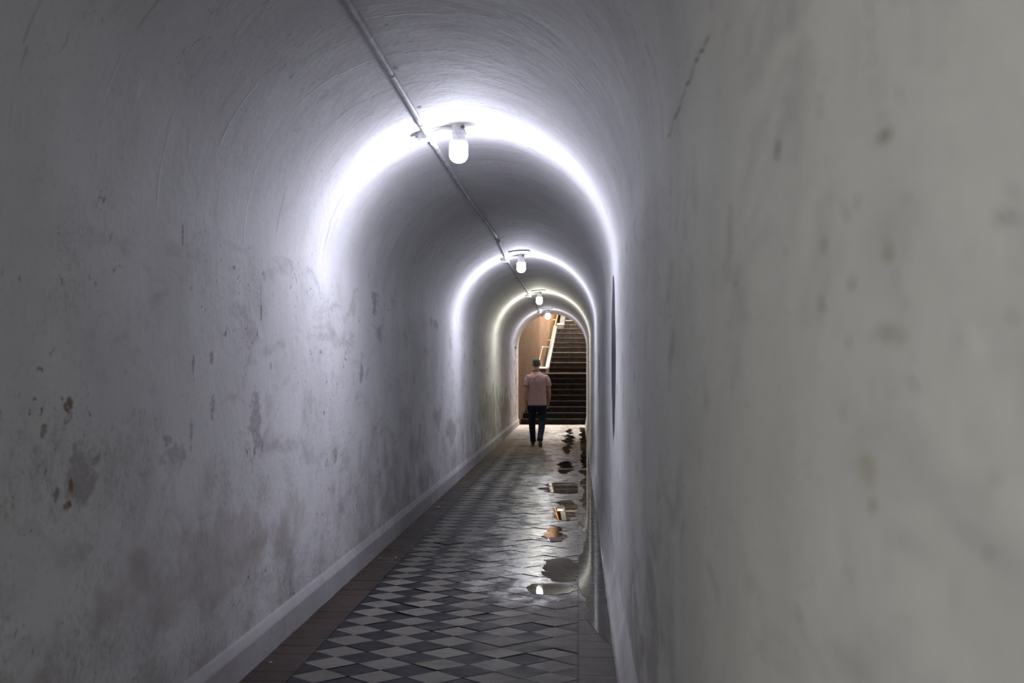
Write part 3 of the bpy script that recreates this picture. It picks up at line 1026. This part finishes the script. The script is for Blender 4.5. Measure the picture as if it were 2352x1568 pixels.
for w, pl in STROKES:
    bm = bmesh.new()
    for (ya, za), (yb, zb) in zip(pl, pl[1:]):
        d = Vector((0, (yb - ya) * 0.3, zb - za)).normalized()
        nx = Vector((0, -d.z / 0.3 * 0.55, d.y)) * w
        P = [Vector((0, ya, za)) - nx, Vector((0, yb, zb)) - nx, Vector((0, yb, zb)) + nx, Vector((0, ya, za)) + nx]
        for p in P: p.x = skin_x(p.z) + 0.0006
        P = [p - Vector(root.location) for p in P]
        a = [bm.verts.new(p) for p in P]
        b = [bm.verts.new(p + Vector((0.0012, 0, 0))) for p in P]
        bm.faces.new(b)
        for i in range(4): bm.faces.new((a[i], a[(i + 1) % 4], b[(i + 1) % 4], b[i]))
    bmesh.ops.recalc_face_normals(bm, faces=bm.faces[:])
    obj('scrawl', bm, M_ink, root)

# ------------------------------------------------------------------ litter by the left skirting
M_paper = simple('pale_litter', (0.55, 0.52, 0.47), 0.8, 0.2)
for (x, y, L, w, rz, name, lab, cat) in (
        (-1.523, 14.12, 0.028, 0.012, 0.5, 'paper_scrap', 'crumpled pale scrap on the floor near the left skirting', 'litter'),
        (-1.455, 10.32, 0.010, 0.007, 1.0, 'pebble', 'pale crumb on the dark floor by the left border', 'pebble'),
        (-1.570, 6.58, 0.009, 0.006, 0.2, 'pebble', 'pale crumb on the brown border tiles at the front left', 'pebble')):
    bm = bmesh.new()
    bmesh.ops.create_icosphere(bm, subdivisions=3, radius=1.0)
    for v in bm.verts:
        k = 1 + 0.45 * mnoise.noise(v.co * 1.7 + Vector((x * 9, y, 0)))
        v.co = Vector((v.co.x * L * k, v.co.y * w * k, max(-0.0, v.co.z * w * 0.7 * k + w * 0.45)))
    o = obj(name, bm, M_paper)
    o.location = (x, y, 0.001)
    o.rotation_euler = (0, 0, rz)
    prop(o, lab, cat)

# ------------------------------------------------------------------ the walking man, seen from behind
M_skin = simple('skin', (0.40, 0.22, 0.14), 0.5, 0.4, var=0.06)
M_hair = simple('short_dark_hair', (0.068, 0.068, 0.064), 0.7, 0.3, var=0.3, scale=60)
t = NT('heather_pink_knit')
c = t.mix(t.ramp(t.noise(60, 4, 0.7), 0.35, 0.65), (0.35, 0.215, 0.225), (0.41, 0.27, 0.275))
fold = t.noise(6, 2, 0.5, stretch=(1, 1, 0.4), dist=1.0)
M_shirt = t.set(c, 0.85, t.bump(fold, 0.9, 0.06), spec=0.2)
M_trim = simple('dark_red_ribbing', (0.19, 0.075, 0.10), 0.8, 0.2)
t = NT('navy_denim')
M_jean = t.set(t.mix(t.noise(12, 4, 0.6), (0.006, 0.009, 0.020), (0.016, 0.024, 0.050)), 0.8,
               t.bump(t.noise(8, 3, 0.5, stretch=(1, 1, 0.6)), 0.5, 0.02), spec=0.2)
M_shoe = simple('dark_brown_leather', (0.035, 0.028, 0.020), 0.45, 0.4)
M_sole = simple('pale_shoe_sole', (0.15, 0.14, 0.115), 0.7, 0.3)

man = empty('person', (-0.826, 25.72, 0))
prop(man, 'man in a dusty pink polo shirt and dark jeans walking away down the tunnel', 'person')

bm = bmesh.new()
# head and neck
slices(bm, [(0, 0.02, 1.44, .075, .070), (0, 0.018, 1.49, .066, .066), (0, 0.02, 1.53, .062, .064), (0, 0.028, 1.56, .064, .072),
            (0, 0.045, 1.585, .066, .092), (0, 0.050, 1.61, .069, .098), (0, 0.045, 1.64, .072, .100), (0, 0.040, 1.67, .073, .100),
            (0, 0.036, 1.70, .070, .096), (0, 0.034, 1.725, .060, .084), (0, 0.034, 1.745, .040, .058), (0, 0.034, 1.754, .018, .026)], 24)
tube(bm, [(0, 0.135, 1.668), (0, 0.152, 1.645), (0, 0.160, 1.628), (0, 0.140, 1.620)], [0.008, 0.011, 0.014, 0.010], 10)      # nose
tube(bm, [(0, 0.110, 1.560), (0, 0.130, 1.562)], [0.030, 0.018], 12)                                                           # chin
tube(bm, [(-0.024, 0.134, 1.596), (0, 0.142, 1.597), (0.024, 0.134, 1.596)], [0.005, 0.009, 0.005], 8)                          # lips
for s in (-1, 1):
    tube(bm, [(s * 0.014, 0.132, 1.672), (s * 0.034, 0.132, 1.676), (s * 0.052, 0.118, 1.670)], [0.008, 0.009, 0.006], 8)       # brows
    bmesh.ops.create_uvsphere(bm, u_segments=10, v_segments=8, radius=0.013, matrix=Matrix.Translation((s * 0.031, 0.124, 1.655)))
    # ears
    tube(bm, [(s * 0.068, 0.040, 1.604), (s * 0.078, 0.032, 1.618), (s * 0.086, 0.022, 1.640), (s * 0.084, 0.026, 1.658), (s * 0.072, 0.038, 1.660)],
         [0.008, 0.009, 0.010, 0.009, 0.007], 10)
    tube(bm, [(s * 0.070, 0.040, 1.615), (s * 0.077, 0.034, 1.640), (s * 0.072, 0.038, 1.655)], 0.010, 8)
# trunk under the clothes
slices(bm, [(0.02, 0, 0.88, .13, .09), (0.022, 0, 0.95, .145, .10), (0.024, 0, 1.05, .14, .092), (0.022, 0.0, 1.18, .15, .10),
            (0.018, 0.0, 1.30, .165, .105), (0.015, 0.005, 1.38, .165, .10), (0.010, 0.01, 1.43, .12, .08), (0.004, 0.015, 1.47, .075, .066)], 24)


def limb(p, r, n=14): tube(bm, p, r, n)


# arms: left hangs back a little, right swings forward
LA = [(-0.150, 0.0, 1.40), (-0.178, -0.01, 1.30), (-0.190, -0.02, 1.20), (-0.196, -0.025, 1.10), (-0.204, -0.02, 1.02), (-0.206, -0.005, 0.93), (-0.204, 0.012, 0.855), (-0.200, 0.022, 0.815)]
RA = [(0.186, 0.0, 1.40), (0.218, 0.0, 1.30), (0.236, 0.005, 1.20), (0.248, 0.02, 1.10), (0.250, 0.07, 1.03), (0.246, 0.13, 0.96), (0.240, 0.19, 0.90), (0.237, 0.215, 0.868)]
AR = [0.055, 0.052, 0.046, 0.041, 0.043, 0.036, 0.027, 0.026]
limb(LA, AR); limb(RA, AR)


def hand(wrist, down, side, curl):
    """palm, four curled fingers and a thumb; down = pointing direction, side = towards the thumb edge"""
    w = Vector(wrist); d = Vector(down).normalized(); s = Vector(side); s = (s - d * s.dot(d)).normalized()
    nrm = d.cross(s)                                # back of hand
    inn_ = nrm * curl                               # fingers curl this way
    rings = []
    for k, (f, wd_, th) in enumerate(((0.0, .026, .020), (.025, .034, .018), (.055, .041, .016), (.085, .041, .014), (.095, .036, .011))):
        c = w + d * f
        rings.append([bm.verts.new(c + s * wd_ * cos(2 * pi * i / 14) + nrm * th * sin(2 * pi * i / 14)) for i in range(14)])
    skin(bm, rings)
    for i, (o_, L) in enumerate(((0.030, .072), (0.010, .080), (-0.010, .074), (-0.029, .058))):
        p0 = w + d * 0.080 + s * o_
        p1 = p0 + d * L * 0.45 + inn_ * L * 0.10
        p2 = p1 + (d * 0.85 + inn_ * 0.5) * L * 0.36
        p3 = p2 + (d * 0.60 + inn_ * 0.8) * L * 0.30
        tube(bm, [p0 - d * 0.02, p0, p1, p2, p3], [0.009, 0.0095, 0.0088, 0.0080, 0.0062], 10)
    t0 = w + d * 0.022 + s * 0.022
    tube(bm, [t0, t0 + s * 0.018 + d * 0.020, t0 + s * 0.028 + d * 0.045 + inn_ * 0.008, t0 + s * 0.026 + d * 0.070 + inn_ * 0.016], [0.013, 0.012, 0.0098, 0.0075], 10)


hand(LA[-1], (0.10, 0.12, -1), (0.05, 1, 0.1), 1)
hand(RA[-1], (-0.03, 0.55, -0.8), (0.0, 0.8, 0.55), -1)
# legs and feet inside trousers and shoes
LL = [(-0.070, 0.01, 0.92), (-0.085, 0.06, 0.78), (-0.090, 0.14, 0.60), (-0.090, 0.20, 0.48), (-0.086, 0.26, 0.34), (-0.078, 0.30, 0.17), (-0.072, 0.325, 0.08)]
RL = [(0.110, 0.0, 0.92), (0.124, 0.02, 0.78), (0.122, 0.03, 0.60), (0.118, 0.00, 0.48), (0.106, -0.10, 0.34), (0.088, -0.225, 0.20), (0.080, -0.285, 0.13)]
LR = [0.080, 0.074, 0.060, 0.052, 0.050, 0.034, 0.027]
limb(LL, LR); limb(RL, LR)
tube(bm, [(-0.072, 0.335, 0.075), (-0.076, 0.40, 0.055), (-0.082, 0.48, 0.035)], [0.026, 0.024, 0.020], 12)
tube(bm, [(0.080, -0.295, 0.125), (0.084, -0.235, 0.075), (0.088, -0.165, 0.036)], [0.026, 0.024, 0.020], 12)
union('body', bm, M_skin, man, 0.0052, 3)

# hair
bm = bmesh.new()
slices(bm, [(0, -0.005, 1.585, .050, .046), (0, 0.004, 1.605, .063, .058), (0, 0.012, 1.635, .072, .070), (0, 0.024, 1.67, .0765, .088),
            (0, 0.030, 1.70, .0745, .098), (0, 0.031, 1.727, .065, .090), (0, 0.033, 1.748, .046, .066), (0, 0.034, 1.760, .020, .030)], 28)
union('hair', bm, M_hair, man, 0.005, 2)['label'] = 'short dark grey hair'

# polo shirt
bm = bmesh.new()
slices(bm, [(0.022, 0, 0.815, .190, .128), (0.022, 0, 0.83, .192, .130), (0.024, 0, 0.90, .186, .124), (0.028, 0, 1.00, .176, .116), (0.028, 0, 1.10, .174, .115), (0.022, 0, 1.20, .182, .120),
            (0.018, 0, 1.30, .194, .124), (0.016, 0.003, 1.37, .196, .118), (0.014, 0.006, 1.41, .176, .106), (0.010, 0.01, 1.445, .128, .092), (0.004, 0.014, 1.475, .088, .080), (0.0, 0.016, 1.495, .074, .074)], 28)
tube(bm, [(-0.115, 0.0, 1.385), (-0.150, 0.0, 1.375), (-0.178, -0.008, 1.31), (-0.190, -0.016, 1.25), (-0.196, -0.022, 1.195)], [0.055, 0.066, 0.066, 0.064, 0.064], 18)
tube(bm, [(0.148, 0.0, 1.385), (0.184, 0.0, 1.375), (0.218, 0.0, 1.31), (0.234, 0.002, 1.25), (0.243, 0.006, 1.190)], [0.055, 0.066, 0.066, 0.064, 0.064], 18)
shirt = union('shirt', bm, M_shirt, man, 0.007, 5)
bm = bmesh.new()
tube(bm, [(-0.1945, -0.021, 1.212), (-0.1965, -0.0225, 1.196)], [0.0655, 0.0655], 24)
obj('cuff', bm, M_trim, shirt, False)['label'] = 'dark red sleeve cuff'
bm = bmesh.new()
tube(bm, [(0.2405, 0.005, 1.208), (0.2435, 0.0065, 1.192)], [0.0655, 0.0655], 24)
obj('cuff', bm, M_trim, shirt, False)['label'] = 'dark red sleeve cuff'
bm = bmesh.new()
rings = []
for z, k in ((1.488, 1.10), (1.498, 1.13), (1.508, 1.09), (1.519, 1.02), (1.516, 0.96), (1.495, 0.98)):
    rings.append([bm.verts.new((0.070 * k * cos(2 * pi * i / 28), 0.018 + 0.072 * k * sin(2 * pi * i / 28), z - 0.022 * max(0, sin(2 * pi * i / 28)))) for i in range(28)])
skin(bm, rings, cap=False)
bmesh.ops.recalc_face_normals(bm, faces=bm.faces[:])
obj('collar', bm, M_trim, shirt, True)['label'] = 'dark red collar'

# jeans
bm = bmesh.new()
slices(bm, [(0.022, 0, 0.76, .150, .108), (0.022, 0.0, 0.82, .176, .120), (0.022, 0, 0.90, .172, .114), (0.022, 0, 0.97, .158, .105)], 28)
tube(bm, [(-0.068, 0.01, 0.90), (-0.076, 0.045, 0.79), (-0.086, 0.12, 0.62), (-0.089, 0.19, 0.49), (-0.086, 0.25, 0.34), (-0.078, 0.31, 0.18), (-0.071, 0.34, 0.085)],
     [0.098, 0.096, 0.082, 0.070, 0.064, 0.057, 0.060], 20)
tube(bm, [(0.110, 0.0, 0.90), (0.120, 0.015, 0.79), (0.122, 0.03, 0.62), (0.118, 0.0, 0.49), (0.106, -0.095, 0.35), (0.088, -0.215, 0.215), (0.080, -0.275, 0.140)],
     [0.098, 0.096, 0.082, 0.070, 0.064, 0.057, 0.060], 20)
union('jeans', bm, M_jean, man, 0.007, 5)


def shoe(name_label, ankle, heel, toe, up):
    """leather upper and a pale sole between heel and toe points (on the sole)"""
    h, tt = Vector(heel), Vector(toe)
    d = (tt - h)
    L = d.length
    d.normalize()
    upv = Vector(up); upv = (upv - d * upv.dot(d)).normalized()
    s = d.cross(upv)
    bm = bmesh.new()
    rings = []
    for f, wd_, ht in ((0.0, .020, .050), (0.04, .032, .072), (0.16, .037, .080), (0.34, .036, .078), (0.50, .040, .060), (0.68, .046, .046), (0.84, .042, .038), (0.95, .028, .030), (1.0, .012, .020)):
        c = h + d * (L * f) + upv * (0.014 + ht / 2)
        rings.append([bm.verts.new(c + s * wd_ * cos(2 * pi * i / 16) + upv * (ht / 2) * sin(2 * pi * i / 16)) for i in range(16)])
    skin(bm, rings)
    tube(bm, [h + d * (L * 0.17) + upv * 0.06, h + d * (L * 0.16) + upv * 0.105], [0.036, 0.037], 16)
    o = union('shoe', bm, M_shoe, man, 0.005, 3)
    bm = bmesh.new()
    top, bot = [], []
    for i in range(36):
        a = 2 * pi * i / 36
        f = 0.5 - 0.5 * cos(a)
        wd_ = 0.046 * (0.72 + 0.28 * f) * (abs(sin(a)) ** 0.6) * (1 - 0.12 * sin(pi * f))
        p = h + d * (L * (f * 1.03 - 0.015)) + s * (wd_ if sin(a) > 0 else -wd_)
        bot.append(bm.verts.new(p)); top.append(bm.verts.new(p + upv * 0.024))
    skin(bm, [bot, top])
    bmesh.ops.recalc_face_normals(bm, faces=bm.faces[:])
    obj('sole', bm, M_sole, o)['label'] = 'pale sole edge'


shoe('left', None, (-0.070, 0.30, 0.004), (-0.088, 0.575, 0.004), (0, 0, 1))
shoe('right', None, (0.078, -0.330, 0.090), (0.090, -0.075, 0.004), (0, 0.3, 1))
